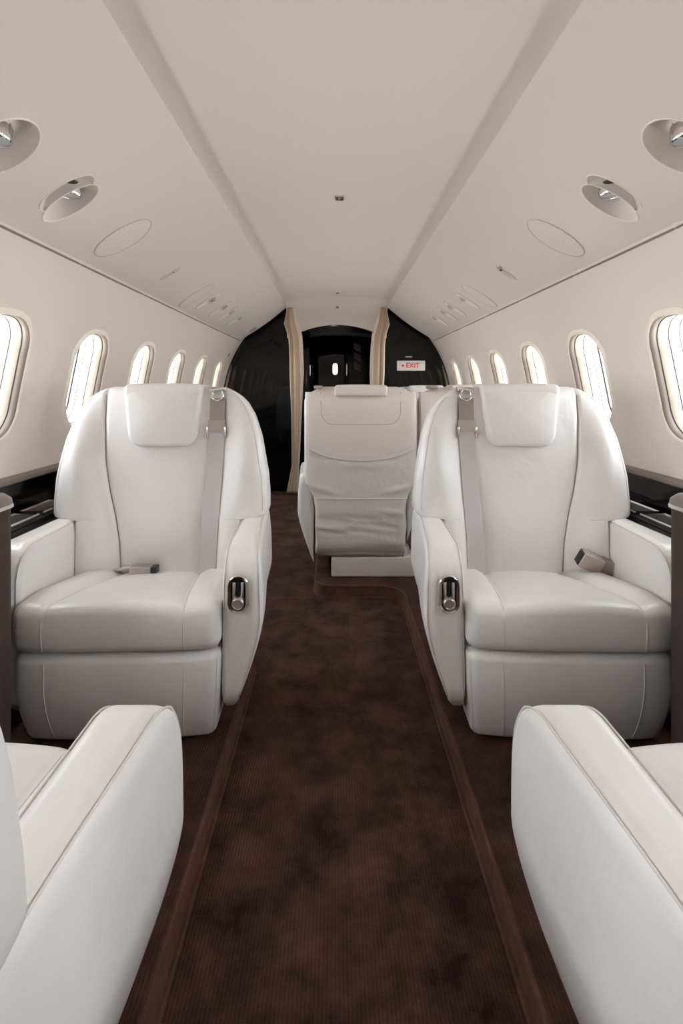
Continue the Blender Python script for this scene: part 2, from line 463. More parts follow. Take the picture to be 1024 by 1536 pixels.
# side ledges, dado panels
for side, sname in ((-1, 'left'), (1, 'right')):
    mb = MB(flip=(side > 0))
    S = lambda x, y, z: (side * x, y, z)
    ys = [-2.66, 5.6]
    mb.grid(ys, [0, 1], lambda y, q: S(1.222, y, 0.645 + 0.13 * q), M['black'])
    mb.grid(ys, [0, 1], lambda y, q: S(1.085 + 0.14 * q, y, 0.645), M['black'])
    mb.grid(ys, frange(0, 1, 5), lambda y, q: S(1.085 - 0.006 * math.sin(PI * q), y, 0.622 + 0.023 * q), M['black'])
    mb.grid(ys, [0, 1], lambda y, q: S(1.092, y, 0.30 + 0.322 * q), M['grey_trim'])
    mb.grid(ys, [0, 1], lambda y, q: S(1.10, y, -0.01 + 0.31 * q), M['dark'])
    struct(mb.build('baseboard_' + sname, sharp=40))
    mb = MB(flip=(side > 0))
    pr = [(1.224, 0.768), (1.212, 0.768), (1.206, 0.775), (1.206, 0.785), (1.214, 0.793), (1.236, 0.795)]
    mb.grid(ys, list(range(6)), lambda y, i: S(pr[i][0], y, pr[i][1]), M['brown_trim_gap_shade'])
    struct(mb.build('trim_%d' % (5 if side < 0 else 6), sharp=40))

# end walls
mb = MB()
pts = [(x, z) for x, z in [(-1.3, -0.02), (1.3, -0.02), (1.3, 2.1), (-1.3, 2.1)]]
mb.box((-1.3, -2.70, -0.02), (1.3, -2.62, 2.1), M['lining'])
struct(mb.build('wall_front'))
mb = MB()
arch = [(x, 1.79 - 0.5 * x * x) for x in frange(-0.42, 0.42, 25)]
for yy, rev in ((5.58, False), (5.63, True)):
    for sgn in (-1, 1):
        poly = [(sgn * 0.42, -0.02), (sgn * 1.26, -0.02), (sgn * 1.26, 2.1), (sgn * 0.42, 2.1)]
        f = tuple(range(4)); 
        mb.add([(x, yy, z) for x, z in poly], [f if (sgn > 0) != rev else f[::-1]], M['black'])
    top = [(x, yy, z) for x, z in arch]; hi = [(x, yy, 2.1) for x, z in arch]
    mb.loft([hi, top] if rev else [top, hi], M['black'], closed=False)
edge = [(-0.42, -0.02)] + arch + [(0.42, -0.02)]
mb.loft([[(x, 5.58, z) for x, z in edge], [(x, 5.63, z) for x, z in edge]], M['black'], closed=False)
struct(mb.build('wall_back', sharp=30))

# vestibule beyond the doorway
mb = MB()
mb.grid([5.6, 8.1], [0, 1], lambda y, q: (-0.8, y, 2.0 * q), M['black'])
mb.grid([5.6, 8.1], [0, 1], lambda y, q: (0.8, y, 2.0 - 2.0 * q), M['black'])
mb.grid([-0.8, 0.8], [0, 1], lambda x, q: (x, 8.1, 2.0 * q), M['black'])
mb.grid([5.6, 8.1], frange(-0.8, 0.8, 9), lambda y, x: (x, y, 1.93 - 0.12 * x * x), M['ceiling'])
struct(mb.build('wall_vestibule', sharp=30))
mb = MB()
mb.pad(rrect(0.075, 0.175, 0.034, 6), lambda u, v, d: (-0.02 + u, 8.085 - d, 1.405 + v), 0.012, 0.004, M['lit'])
struct(mb.build('window_25'))

t = thing('galley_cabinet', 'tall dark galley cabinet with slim chrome handles left inside the doorway', 'cabinet', (-0.55, 6.3, 0))
b = MB(); b.rbox((-0.24, 0, 0.0), (0.22, 0.8, 1.80), 0.01, M['black'], (1, 1, 1), 2); b.build('body', t, 40)
for x, z in ((0.12, 1.27), (0.18, 1.22)):
    b = MB(); b.tube([(x, -0.012, z - 0.10), (x, -0.026, z - 0.09), (x, -0.026, z + 0.09), (x, -0.012, z + 0.10)], 0.006, M['satin']); b.build('handle', t)
t = thing('galley_cabinet', 'dark red wood galley cabinet with three slanted tan window reflections right inside doorway', 'cabinet', (0.50, 6.9, 0))
b = MB(); b.rbox((-0.36, 0, 0.0), (0.28, 0.8, 1.78), 0.01, M['wood'], (1, 1, 1), 2); b.build('body', t, 40)
for z in (1.68, 1.55, 1.42):  # window reflections built as slanted tan pieces on the cabinet front
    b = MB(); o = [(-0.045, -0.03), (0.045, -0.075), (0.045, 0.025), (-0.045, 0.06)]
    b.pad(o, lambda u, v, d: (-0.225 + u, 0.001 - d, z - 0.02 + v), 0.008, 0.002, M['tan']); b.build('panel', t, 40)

# ------------------------------------------------------------------ seats
LEA, SEAM = M['leather'], M['seam']
WT = [(0.640, 0.300), (0.642, 0.378), (0.648, 0.394), (0.66, 0.400), (0.71, 0.400), (0.79, 0.394), (0.934, 0.368), (1.02, 0.340), (1.068, 0.312), (1.094, 0.286), (1.112, 0.258), (1.124, 0.235), (1.13, 0.205)]
SM = [(0.42, 0.148), (0.55, 0.155), (0.64, 0.172), (0.74, 0.200), (0.85, 0.218), (1.0, 0.225), (1.13, 0.222)]
def smooth_table(pts, x, h=0.02):
    return sum(table(pts, x + h * k) for k in (-1, -0.5, 0, 0.5, 1)) / 5
def back_front(x, z, wing=True):
    y = 0.462 + 0.045 * (z - 0.43) / 0.7
    y -= 0.022 * math.exp(-((z - 0.60) / 0.13) ** 2) * math.exp(-(x / 0.16) ** 2)       # lumbar
    y -= 0.010 * (1 - (min(abs(x), .2) / .2) ** 2)                                        # centre pillow
    sm = smooth_table(SM, z); a = abs(x)
    if wing:
        amt = 0.055 * (1 - sstep(0.80, 1.12, z)) + 0.012
        y -= amt * sstep(sm - 0.02, sm + 0.11, a)
    y += 0.008 * math.exp(-((a - sm) / 0.006) ** 2)
    return y

def make_seat(label, loc, rotz, m, kind):
    """local frame: faces -y, origin on the platform under the front of the cushion, aisle arm at +x (mirrored when m = -1)"""
    mid = kind == 'mid'
    hw = 0.265 if mid else 0.30
    ain, aout = (0.268, 0.372) if mid else (0.302, 0.414)
    root = thing('cabin_seat', label, 'seat', loc, rotz, 'white leather cabin seats')
    nb = lambda: MB(lambda x, y, z: (m * x, y, z - P), flip=(m < 0))
    # pedestal
    b = nb()
    if mid: b.rbox((-0.30, 0.16, P), (0.165, 0.615, 0.175), 0.008, M['leather2'], (1, 1, 1), 2)
    else: b.rbox((-0.20, 0.10, P), (0.20, 0.55, 0.33), 0.01, M['dark'], (1, 1, 1), 2)
    b.build('pedestal', root, 40)
    # legrest
    def leg(x, y, z):
        q = (0.352 - z) / 0.28
        x *= 1 - 0.075 * max(0, q) ** 2
        y += 0.05 * max(0, q) ** 2 - 0.012 * math.sin(PI * min(1, max(0, q))) + 0.02 * (x / hw) ** 4
        return (x, y, z)
    b = nb(); b.rbox((-hw + .002, 0.006, 0.075), (hw - .002, 0.16, 0.352), (0.028, 0.028, 0.022), LEA, (14, 3, 12), 5, leg)
    for x in (-0.2, 0.2):
        b.tube([(x * hw / .3, 0.0055, z) for z in frange(0.095, 0.335, 16)], 0.0016, SEAM, fn=leg)
    for s_ in (-1, 1):
        b.tube([(s_ * (hw - .010), 0.015, z) for z in frange(0.098, 0.33, 16)], 0.0017, SEAM, fn=leg)
    b.build('legrest', root)
    # cushion
    def cush(x, y, z):
        q = max(0, min(1, y / 0.48)); up = sstep(0.36, 0.50, z); s0 = 0.2 if not mid else 0.1767
        sm = s0 * lerp(1, 0.71, q); a = abs(x); sg = 1 if x >= 0 else -1
        a = a * sm / s0 if a < s0 else sm + (a - s0) * (hw - sm) / (hw - s0)
        x = sg * a
        dz = 0.0
        dz += 0.022 * sstep(sm - 0.01, sm + 0.05, a) * (1 - 0.6 * sstep(hw - 0.06, hw, a)) * sstep(0.0, 0.12, y)
        dz -= 0.006 * math.exp(-((a - sm) / 0.008) ** 2)
        dz += 0.012 * (1 - (min(a, sm) / sm) ** 2)
        dz -= 0.072 * q ** 1.3
        z2 = z + up * dz
        yy = y - 0.010 * math.sin(PI * min(1, max(0, (z - 0.36) / 0.14))) * (1 - q) ** 6
        yy += 0.022 * (a / hw) ** 5 * (1 - q) ** 4
        if not mid: yy = yy
        x2 = x * (1 - 0.02 * q)
        return (x2, yy, z2)
    b = nb(); b.rbox((-hw, 0, 0.358), (hw, 0.50, 0.498), (0.030, 0.034, 0.030), LEA, (54, 22, 6), 6, cush)
    for s_ in (-1, 1):
        sl = 0.2 * hw / .3
        path = [(s_ * sl, -0.0005, z) for z in frange(0.372, 0.462, 8)] + [(s_ * sl, 0.034 * (1 - math.sin(t)), 0.464 + 0.034 * math.cos(t - PI / 2 + PI/2 - PI/2)) for t in []]
        path += [(s_ * sl, 0.0095, 0.4885), (s_ * sl, 0.02, 0.4955)] + [(s_ * sl, q, 0.4985) for q in frange(0.034, 0.47, 20)]
        b.tube(path, 0.0017, SEAM, fn=cush)
    b.build('seat_cushion', root)
    # backrest
    b = nb(); rings = []
    z0 = 0.165 if mid else 0.40
    zs = frange(z0, 0.636, 26 if mid else 14) + [0.640, 0.642, 0.645, 0.648, 0.653, 0.66] + frange(0.675, 1.08, 30) + [1.088, 1.096, 1.104, 1.11, 1.115, 1.119, 1.123, 1.126, 1.1285, 1.13]
    yr = lambda z: 0.625 - 0.02 * sstep(0.95, 1.13, z)
    NX = 170
    for z in zs:
        W = table(WT, z)
        if mid:
            W = min(W, 0.318) if z > 0.66 else table([(0.165, 0.225), (0.185, 0.245), (0.22, 0.255), (0.45, 0.258), (0.52, 0.272), (0.56, 0.305), (0.66, 0.318)], z)
        ring = []
        close = math.sqrt(max(0.0, 1 - (max(0, z - 1.075) / 0.056) ** 2)) if z > 1.075 else 1.0
        if mid and z < 0.20: close = min(close, math.sqrt(max(0.02, 1 - ((0.20 - z) / 0.036) ** 2)))
        pw = 5.0 if z > 0.641 or mid else 18.0
        sm_ = min(smooth_table(SM, z), W * 0.8)
        half = [sm_ * k / 24 for k in range(23)] + [sm_ - 0.006, sm_ - 0.002, sm_, sm_ + 0.002, sm_ + 0.006, sm_ + 0.013]
        half += [sm_ + 0.013 + (W - sm_ - 0.013) * math.sin(PI / 2 * k / 34) for k in range(1, 35)]
        xs_ = [-v for v in half[:0:-1]] + half
        def depth(x):
            yf = back_front(x, z, not mid); ye = yr(z)
            if mid and z < 0.40: yf += 0.03
            c = (yf + ye) / 2
            return c - (c - yf) * close, c + (ye - c) * close
        for x in xs_:
            q = min(1, abs(x) / W)
            yf, ye = depth(x); r = 1 - (1 - q ** pw) ** (1 / pw)
            ring.append((x, yf + (ye - yf) / 2 * r, z))
        for i in range(1, 40):
            x = W * math.sin(PI / 2 - PI * i / 40); q = min(1, abs(x) / W)
            yf, ye = depth(x); r = 1 - (1 - q ** pw) ** (1 / pw)
            ring.append((x, ye - (ye - yf) / 2 * r, z))
        rings.append(ring)
    b.loft(rings, M['leather2'] if mid else LEA, True, True, True)
    for s_ in (-1, 1):
        if mid: break
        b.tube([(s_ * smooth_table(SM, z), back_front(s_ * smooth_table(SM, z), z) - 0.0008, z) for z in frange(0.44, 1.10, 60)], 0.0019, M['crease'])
        pth = []
        for z in frange(0.67, 1.09, 30):
            x = table(WT, z) * 0.95; yf = back_front(x, z); r = 1 - (1 - 0.95 ** 5) ** 0.2
            pth.append((s_ * x, yf + (yr(z) - yf) / 2 * r - 0.0004, z))
        b.tube(pth, 0.0015, SEAM)
    b.build('backrest', root)
    # headrest: front pad plus the flap that hangs over the back
    b = nb()
    ol = []
    hw0, hw1, zt, zb = 0.150, 0.130, 1.133, 0.903
    for sx, a0 in ((1, 270), (1, 0), (-1, 90), (-1, 180)):
        for i in range(7):
            a = math.radians(a0 + 90 * i / 6)
            lower = a0 in (270, 180)
            r = 0.055 if lower else 0.016
            cxx = sx * ((hw1 if lower else hw0) - r); czz = (zb + r) if lower else (zt - r)
            ol.append((cxx + r * math.cos(a), czz + r * math.sin(a)))
    b.pad(ol, lambda u, v, d: (u, back_front(0.3 * u, v, False) + 0.022 + 0.25 * u * u - d, v), 0.052, 0.020, M['leather2'] if mid else LEA, 0.006)
    def cap(x, y, z):
        return (x, y, z - 0.15 * x * x)
    b.rbox((-0.1485, 0.468, 1.088), (0.1485, 0.655, 1.1425), (0.02, 0.026, 0.026), M['leather2'] if mid else LEA, (8, 6, 1), 5, cap)
    b.rbox((-0.147, 0.612, 1.078), (0.147, 0.656, 1.140), 0.014, M['leather2'] if mid else LEA, (8, 2, 4), 4, cap)
    b.build('headrest', root)
    # armrests
    RF = 0.105; ay0, ay1, az0, az1, er = 0.05, (0.60 if mid else 0.66), 0.135, 0.645, 0.032
    for s_ in (-1, 1):
        aout = 0.325 if mid and s_ < 0 else (0.372 if mid else 0.414)
        def arm(x, y, z):
            # x runs 0 (inner) .. 1 (outer) scaled by thickness
            a = (RF - (y - ay0)) / RF; c = (RF - (az1 - z)) / RF
            if a > 0 and c > 0:
                a2 = a * math.sqrt(max(0, 1 - c * c / 2)); c2 = c * math.sqrt(max(0, 1 - a * a / 2))
                y = ay0 + RF - a2 * RF; z = az1 - RF + c2 * RF
            a = (0.10 - (y - ay0)) / 0.10; c = (0.10 - (z - az0)) / 0.10
            if a > 0 and c > 0:
                a2 = a * math.sqrt(max(0, 1 - c * c / 2)); c2 = c * math.sqrt(max(0, 1 - a * a / 2))
                y = ay0 + 0.10 - a2 * 0.10; z = az0 + 0.10 - c2 * 0.10
            k = (x - ain) / (aout - ain)
            q = max(0, (0.42 - z) / 0.285)
            x = x - (0.085 * q ** 1.25) * max(0, k) ** 0.8 + 0.006 * math.sin(PI * min(1, max(0, (z - 0.15) / 0.5))) * (k - .5) * 2
            q2 = max(0, (z - 0.50) / 0.145)
            x -= 0.008 * q2 * q2 * max(0, k)
            x -= 0.022 * max(0, k) * sstep(0.08, 0.5, y)
            y += 0.02 * q2 * q2 * max(0, 1 - (y - ay0) / 0.2)
            return (s_ * x, y, z)
        am = MB(lambda x, y, z: (m * x, y, z - P), flip=(m * s_ < 0))
        am.rbox((ain, ay0, az0), (aout, ay1, az1), er, LEA, (6, 30, 26), 5, arm)
        for xo in ((aout - 0.0075, ain + 0.0075)):
            path = [(xo, y, az1 - 0.0075) for y in frange(ay1 - 0.03, ay0 + RF, 14)]
            path += [(xo, ay0 + RF - (RF - .0075) * t, az1 - 0.0075) for t in frange(0.05, 1, 12)]
            path += [(xo, ay0 + 0.0075, az1 - RF + (RF - .0075) * (1 - t)) for t in frange(0.05, 1, 12)]
            path += [(xo, ay0 + 0.0075, z) for z in frange(az1 - RF - 0.02, az0 + 0.05, 16)]
            am.tube(path, 0.0018, SEAM, fn=arm)
        ao = am.build('armrest', root)
        if s_ > 0 and not mid:
            rc = MB(lambda x, y, z: (m * x, y, z - P), flip=(m < 0))
            cx_, cz_ = 0.350, 0.514; fy = ay0 - 0.007
            ol = rrect(0.064, 0.114, 0.0315, 8); il = rrect(0.043, 0.094, 0.021, 8)
            rc.loft([[(cx_ + u, fy + 0.006, cz_ + v) for u, v in ol], [(cx_ + u, fy - 0.006, cz_ + v) for u, v in ol],
                     [(cx_ + u * .93, fy - 0.0095, cz_ + v * .96) for u, v in ol], [(cx_ + u * 1.05, fy - 0.0085, cz_ + v * 1.03) for u, v in il],
                     [(cx_ + u, fy - 0.005, cz_ + v) for u, v in il], [(cx_ + u, fy + 0.004, cz_ + v) for u, v in il]], M['chrome'], True, False, False)
            rc.add([(cx_ + u, fy + 0.004, cz_ + v) for u, v in il], [tuple(range(len(il)))], M['blackplastic'])
            for xx_ in (-0.0125, 0.0115): rc.rbox((cx_ + xx_ - 0.0058, fy - 0.0035, cz_ - 0.034), (cx_ + xx_ + 0.0058, fy + 0.004, cz_ + 0.036), 0.003, M['chrome'], (1, 1, 1), 2)
            rh = rc.build('recline_control', ao, 40)
            rk = MB(lambda x, y, z: (m * x, y, z - P), flip=(m < 0))
            rk.rbox((cx_ - 0.004, fy - 0.004, cz_ - 0.03), (cx_ + 0.004, fy + 0.004, cz_ + 0.034), 0.003, M['blackplastic'], (1, 1, 1), 2)
            rk.loft([[(cx_ + 0.0185 * r * math.cos(a), fy - y, cz_ - 0.026 + 0.0185 * r * math.sin(a)) for a in [2*PI*i/24 for i in range(24)]] for r, y in ((1.0, -0.004), (1.0, 0.012), (0.9, 0.015), (0.8, 0.016), (0.7, 0.0125), (0.1, 0.012))], M['bronze'], True, True, True)
            rk.build('recline_lever', ao, 40)
    # shoulder belt, at the aisle side of the back
    if not mid:
        bx = lambda z: table([(0.43, 0.180), (0.64, 0.186), (0.9, 0.198), (1.1, 0.203)], z)
        def ysurf(x, z): return back_front(x, z) - 0.0045
        def ribbon(z0_, z1_, w, thick, mat, n=24, off=0.0):
            q = nb(); rings = []
            for z in frange(z0_, z1_, n):
                c = bx(z); pts = []
                ym = min(ysurf(c, z), ysurf(c + w * .45, z), ysurf(c - w * .45, z)) - off
                for u in (-0.5, -0.25, 0, 0.25, 0.5): pts.append((c + u * w, ym - thick, z))
                for u in (0.5, 0.25, 0, -0.25, -0.5): pts.append((c + u * w, ym + 0.002, z))
                rings.append(pts)
            q.loft(rings, mat, True, True, True); return q
        belt = ribbon(0.415, 0.985, 0.062, 0.0025, M['webbing'], 40).build('shoulder_belt', root, 50)
        ribbon(0.995, 1.085, 0.056, 0.004, M['taupe'], 8).build('belt_tongue', belt, 50)
        ribbon(0.958, 1.002, 0.064, 0.007, M['bronze'], 4).build('belt_keeper', belt, 50)
        for s_ in (-1, 1):
            q = nb(); c = bx(0.955) + s_ * 0.034; yy = back_front(c, 0.955) - 0.008
            q.rbox((c - 0.004, yy - 0.006, 0.935), (c + 0.004, yy + 0.004, 0.978), 0.003, M['chrome'], (1, 1, 1), 2); q.build('belt_clip', belt, 50)
        q = nb(); c = bx(1.1); yy = back_front(c, 1.09)
        q.tube([(c + 0.021 * math.cos(a), yy - 0.012 + 0.006 * math.sin(a), 1.098 + 0.021 * math.sin(a)) for a in [2*PI*i/24 for i in range(24)]], 0.0038, M['chrome'], closed=True); q.build('belt_ring', belt)
        q = nb()
        q.rbox((c - 0.028, yy - 0.004, 1.112), (c + 0.028, yy + 0.055, 1.128), 0.005, M['bronze'], (1, 1, 1), 3)
        q.tube([(c - 0.030, yy - 0.008, 1.116), (c + 0.034, yy - 0.008, 1.126)], 0.0045, M['chrome']); q.build('belt_guide', belt, 50)
    else:
        q = nb(); q.rbox((0.215, 0.50, 1.118), (0.262, 0.63, 1.136), 0.006, M['taupe'], (1, 1, 1), 3); q.build('belt_guide', root)
        # back shell details (seen from behind)
        q = nb()
        top = [(x, 0.0) for x in (0,)]
        def hem(x): return 0.72 + 0.075 * (abs(x) / 0.31) ** 2.4
        def pan(q_, x):
            zz = lerp(hem(x), 1.10, q_); e = abs(x) / 0.312; ed = (1 - (1 - min(1, e) ** 7) ** (1 / 7)) * 0.055
            return (x, yr(zz) + 0.017 - ed - 0.016 * sstep(0.9, 1.0, q_), zz)
        xs = [0.312 * math.sin(-PI/2 + PI * i / 40) for i in range(41)]
        q.grid(frange(0, 1, 14), [-x for x in xs], pan, M['leather2'])
        q.grid([0, 1], xs[::-1][::-1], lambda k, x: (x, pan(0, x)[1] - 0.016 * k, hem(x) - 0.001), M['leather2'])
        q.tube([(x, pan(0, x)[1], hem(x)) for x in xs[2:-2]], 0.0022, SEAM)
        q.tube([(x, pan(0, x)[1] + 0.0003, hem(x) + 0.026) for x in xs[2:-2]], 0.0014, SEAM)
        U = [(-0.225, 1.10), (-0.222, 1.04)] + [(-0.15 - 0.07 * math.cos(a), 0.99 - 0.07 * math.sin(a)) for a in frange(0, PI/2, 8)] + [(0.15 + 0.07 * math.sin(a), 0.99 - 0.07 * math.cos(a)) for a in frange(0, PI/2, 8)] + [(0.222, 1.04), (0.225, 1.10)]
        q.tube([(x, yr(z) + 0.0172 - 0.016 * sstep(0.9, 1.0, (z - hem(x)) / (1.10 - hem(x))), z) for x, z in U], 0.0013, M['taupe'])
        q.build('back_panel', root, 50)
        q = nb()
        random.seed(3); fold = [(random.uniform(-.2, .2), random.uniform(.24, .46), random.uniform(.05, .12), random.uniform(.012, .022), random.choice((-1, 1)) * random.uniform(.003, .006)) for _ in range(9)]
        def pock(zq, x):
            z = lerp(0.178, 0.508, zq); w = 0.252 + 0.004 * math.sin(z * 40)
            xx = x * w
            ed = (1 - (1 - min(1, abs(x)) ** 6) ** (1 / 6)) * 0.04
            y = yr(z) + 0.020 - ed
            y -= 0.075 * (1 - math.sqrt(max(0, 1 - ((max(0, 0.27 - z)) / 0.095) ** 2)))
            for fx, fz, sx, sz, am_ in fold: y += am_ * math.exp(-((xx - fx) / sx) ** 2 - ((z - fz - 0.1 * (xx - fx)) / sz) ** 2)
            return (xx, y, z)
        xs = [math.sin(-PI/2 + PI * i / 60) for i in range(61)]
        q.grid(frange(0, 1, 50), [-x for x in xs], pock, M['wrinkled'])
        q.tube([pock(1, x) for x in xs[1:-1]], 0.003, M['leather2'])
        q.build('back_pocket', root)
        q = nb()
        def low(zq, x):
            z = lerp(0.50, 0.80, zq); w = table([(0.50, 0.255), (0.55, 0.285), (0.585, 0.312), (0.80, 0.313)], z)
            xx = x * w; ed = (1 - (1 - min(1, abs(x)) ** 7) ** (1 / 7)) * 0.05
            y = yr(z) + 0.006 - ed
            for s2 in (-1, 1):
                y += 0.008 * math.exp(-((xx - s2 * .20) / .07) ** 2 - ((z - 0.555 - s2 * 0.25 * (xx - s2 * .2)) / .018) ** 2)
            y += 0.007 * math.exp(-(xx / .16) ** 2 - ((z - 0.695) / .03) ** 2)
            return (xx, y, z)
        q.grid(frange(0, 1, 40), [-x for x in xs], low, M['wrinkled'])
        q.build('back_cover', root)
    return root, nb

yF = 1.48
YAW = math.radians(2.0)
seatL, nbL = make_seat('white leather seat facing the camera on the left, buckle lying flat on its cushion', (-0.652, yF, P), YAW, 1, 'club')
seatR, nbR = make_seat('white leather seat facing the camera on the right, buckle tilted against its window armrest', (0.670, yF, P), -YAW, -1, 'club')
# foreground pair, turned to face the others (copies of the mirrored seat)
foreL = dup(seatR, (-0.684, 0.925, P), PI, 'white leather seat cut off in the lower left corner, seen over its armrest')
foreR = dup(seatL, (0.693, 0.925, P), PI, 'white leather seat cut off in the lower right corner, seen over its armrest')
# the foreground pair is slightly reclined about the hinge at the back of the cushion
for fs in (foreL, foreR):
    hinge = Vector((0, 0.55, 0.42 - P)); rm = Matrix.Translation(hinge) @ Matrix.Rotation(math.radians(-2.5), 4, 'X') @ Matrix.Translation(-hinge)
    for ch in fs.children:
        if ch.name.split('.')[0] in ('backrest', 'headrest', 'shoulder_belt'): ch.matrix_local = rm @ ch.matrix_local
# lap belts differ between the two front seats
lb = nbL()
lb.tube([(-0.19, 0.452, 0.445), (-0.15, 0.440, 0.452), (-0.115, 0.430, 0.462), (-0.085, 0.425, 0.466)], 0.006, M['webbing'])
lb.tube([(-0.17, 0.458, 0.440), (-0.12, 0.440, 0.446), (-0.085, 0.430, 0.452)], 0.005, M['webbing'])
lbo = lb.build('lap_belt', seatL)
q = nbL(); q.rbox((-0.095, 0.385, 0.441), (-0.018, 0.430, 0.477), 0.004, M['bronze'], (1, 1, 1), 3)
q.rbox((-0.018, 0.387, 0.4425), (0.002, 0.428, 0.4755), 0.003, M['blackplastic'], (1, 1, 1), 2); q.build('buckle', lbo, 50)
q = nbR()
rot = Matrix.Rotation(math.radians(-24), 3, 'Y') @ Matrix.Rotation(math.radians(14), 3, 'X')
def rb(x, y, z):
    v = rot @ Vector((x, y, z)); return (-0.225 + v.x, 0.39 + v.y, 0.497 + v.z)
q2 = nbR(); q2.rbox((-0.085, -0.008, -0.030), (-0.030, 0.020, 0.034), 0.004, M['taupe'], (1, 1, 1), 2, rb)
q2.tube([(-0.285, 0.445, 0.44), (-0.283, 0.43, 0.48), (-0.275, 0.41, 0.505), (-0.262, 0.40, 0.50)], 0.009, M['webbing'])
lbo = q2.build('lap_belt', seatR, 50)
q.rbox((-0.030, -0.024, -0.028), (0.048, 0.020, 0.030), 0.004, M['bronze'], (1, 1, 1), 3, rb)
q.rbox((0.0475, -0.020, -0.024), (0.052, 0.016, 0.026), 0.002, M['blackplastic'], (1, 1, 1), 2, rb)
q.build('buckle', lbo, 50)

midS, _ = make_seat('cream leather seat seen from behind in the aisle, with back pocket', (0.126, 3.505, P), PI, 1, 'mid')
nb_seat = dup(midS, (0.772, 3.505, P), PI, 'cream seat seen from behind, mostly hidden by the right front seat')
for ch in list(nb_seat.children):          # the pair shares the armrest between them
    if ch.name.startswith('armrest') and sum(v.co.x for v in ch.data.vertices) > 0: bpy.data.objects.remove(ch)
dup(seatR, (0.80, 4.12, P), 0, 'far white seat showing only its top behind the aisle seat', skip=('lap_belt', 'recline_control', 'recline_lever'))

# ------------------------------------------------------------------ side consoles and ledge items
def console(side, label):
    t = thing('side_console', label, 'console', (side * 1.06, 1.19, P))
    f = lambda x, y, z: (side * x, y, z)
    def rr(ins):   # plan outline: rounded towards the aisle
        out = []
        x0, x1, y0, y1, r = -0.170 + ins, 0.03, -0.21 + ins, 0.255 - ins, 0.06 - ins * .5
        for cx_, cy_, a0 in ((x1, y1, 0), (x0 + r, y1 - r, 90), (x0 + r, y0 + r, 180), (x1, y0, 270)):
            if a0 in (0, 270): out.append((cx_, cy_))
            else: out += [(cx_ + r * math.cos(math.radians(a0 + 90 * i / 8)), cy_ + r * math.sin(math.radians(a0 + 90 * i / 8))) for i in range(9)]
        return out
    b = MB(f, flip=(side < 0)); rings = [[(x, y, z) for x, y in rr(0.004)] for z in (0, 0.4, 0.735)]
    b.loft(rings, M['console'], True, True, True); b.build('body', t, 50)
    b = MB(f, flip=(side < 0))
    b.loft([[(x, y, z) for x, y in rr(i)] for i, z in ((0.002, 0.735), (-0.002, 0.738), (-0.002, 0.744), (0.0, 0.747))], M['chrome'], True, False, False)
    b.loft([[(x, y, z) for x, y in rr(i)] for i, z in ((0.0, 0.747), (0.002, 0.760), (0.014, 0.772), (0.03, 0.777))], M['cap'], True, False, True)
    b.build('lid', t, 50)
    b = MB(f, flip=(side < 0)); b.pad(rrect(0.03, 0.06, 0.008, 4), lambda u, v, d: (-0.10 + u, 0.10 + v, 0.777 + d), 0.004, 0.002, M['taupe']); b.build('latch', t, 50)
console(-1, 'brown fabric console with grey leather lid at the left edge')
console(1, 'brown fabric console with grey leather lid at the right edge')
def ledge_tray(side, label):
    t = thing('ledge_tray', label, 'tray', (side * 1.15, 1.95, 0.645))
    f = lambda x, y, z: (side * x, y, z)
    b = MB(f, flip=(side < 0)); b.rbox((-0.056, -0.25, 0.0), (0.05, 0.20, 0.006), 0.003, M['dark'], (1, 1, 1), 2); b.build('base_plate', t, 50)
    for y0, y1 in ((-0.235, -0.06), (-0.03, 0.17)):
        b = MB(f, flip=(side < 0)); b.rbox((-0.046, y0, 0.006), (0.042, y1, 0.016), 0.003, M['grey_trim'], (1, 1, 1), 2); lid = b.build('lid', t, 50)
        fr = MB(f); fr.tube([(-0.046, y0, 0.0165), (0.042, y0, 0.0165), (0.042, y1, 0.0165), (-0.046, y1, 0.0165)], 0.0065, M['chrome'], closed=True); fr.build('rim', lid, 50)
    b = MB(f, flip=(side < 0)); b.rbox((-0.06, -0.262, 0.0), (-0.01, -0.248, 0.02), 0.003, M['chrome'], (1, 1, 1), 2); b.build('catch', t, 50)
ledge_tray(-1, 'chrome rimmed tray on the black ledge beside the left front seat')
ledge_tray(1, 'chrome rimmed tray on the black ledge beside the right front seat')

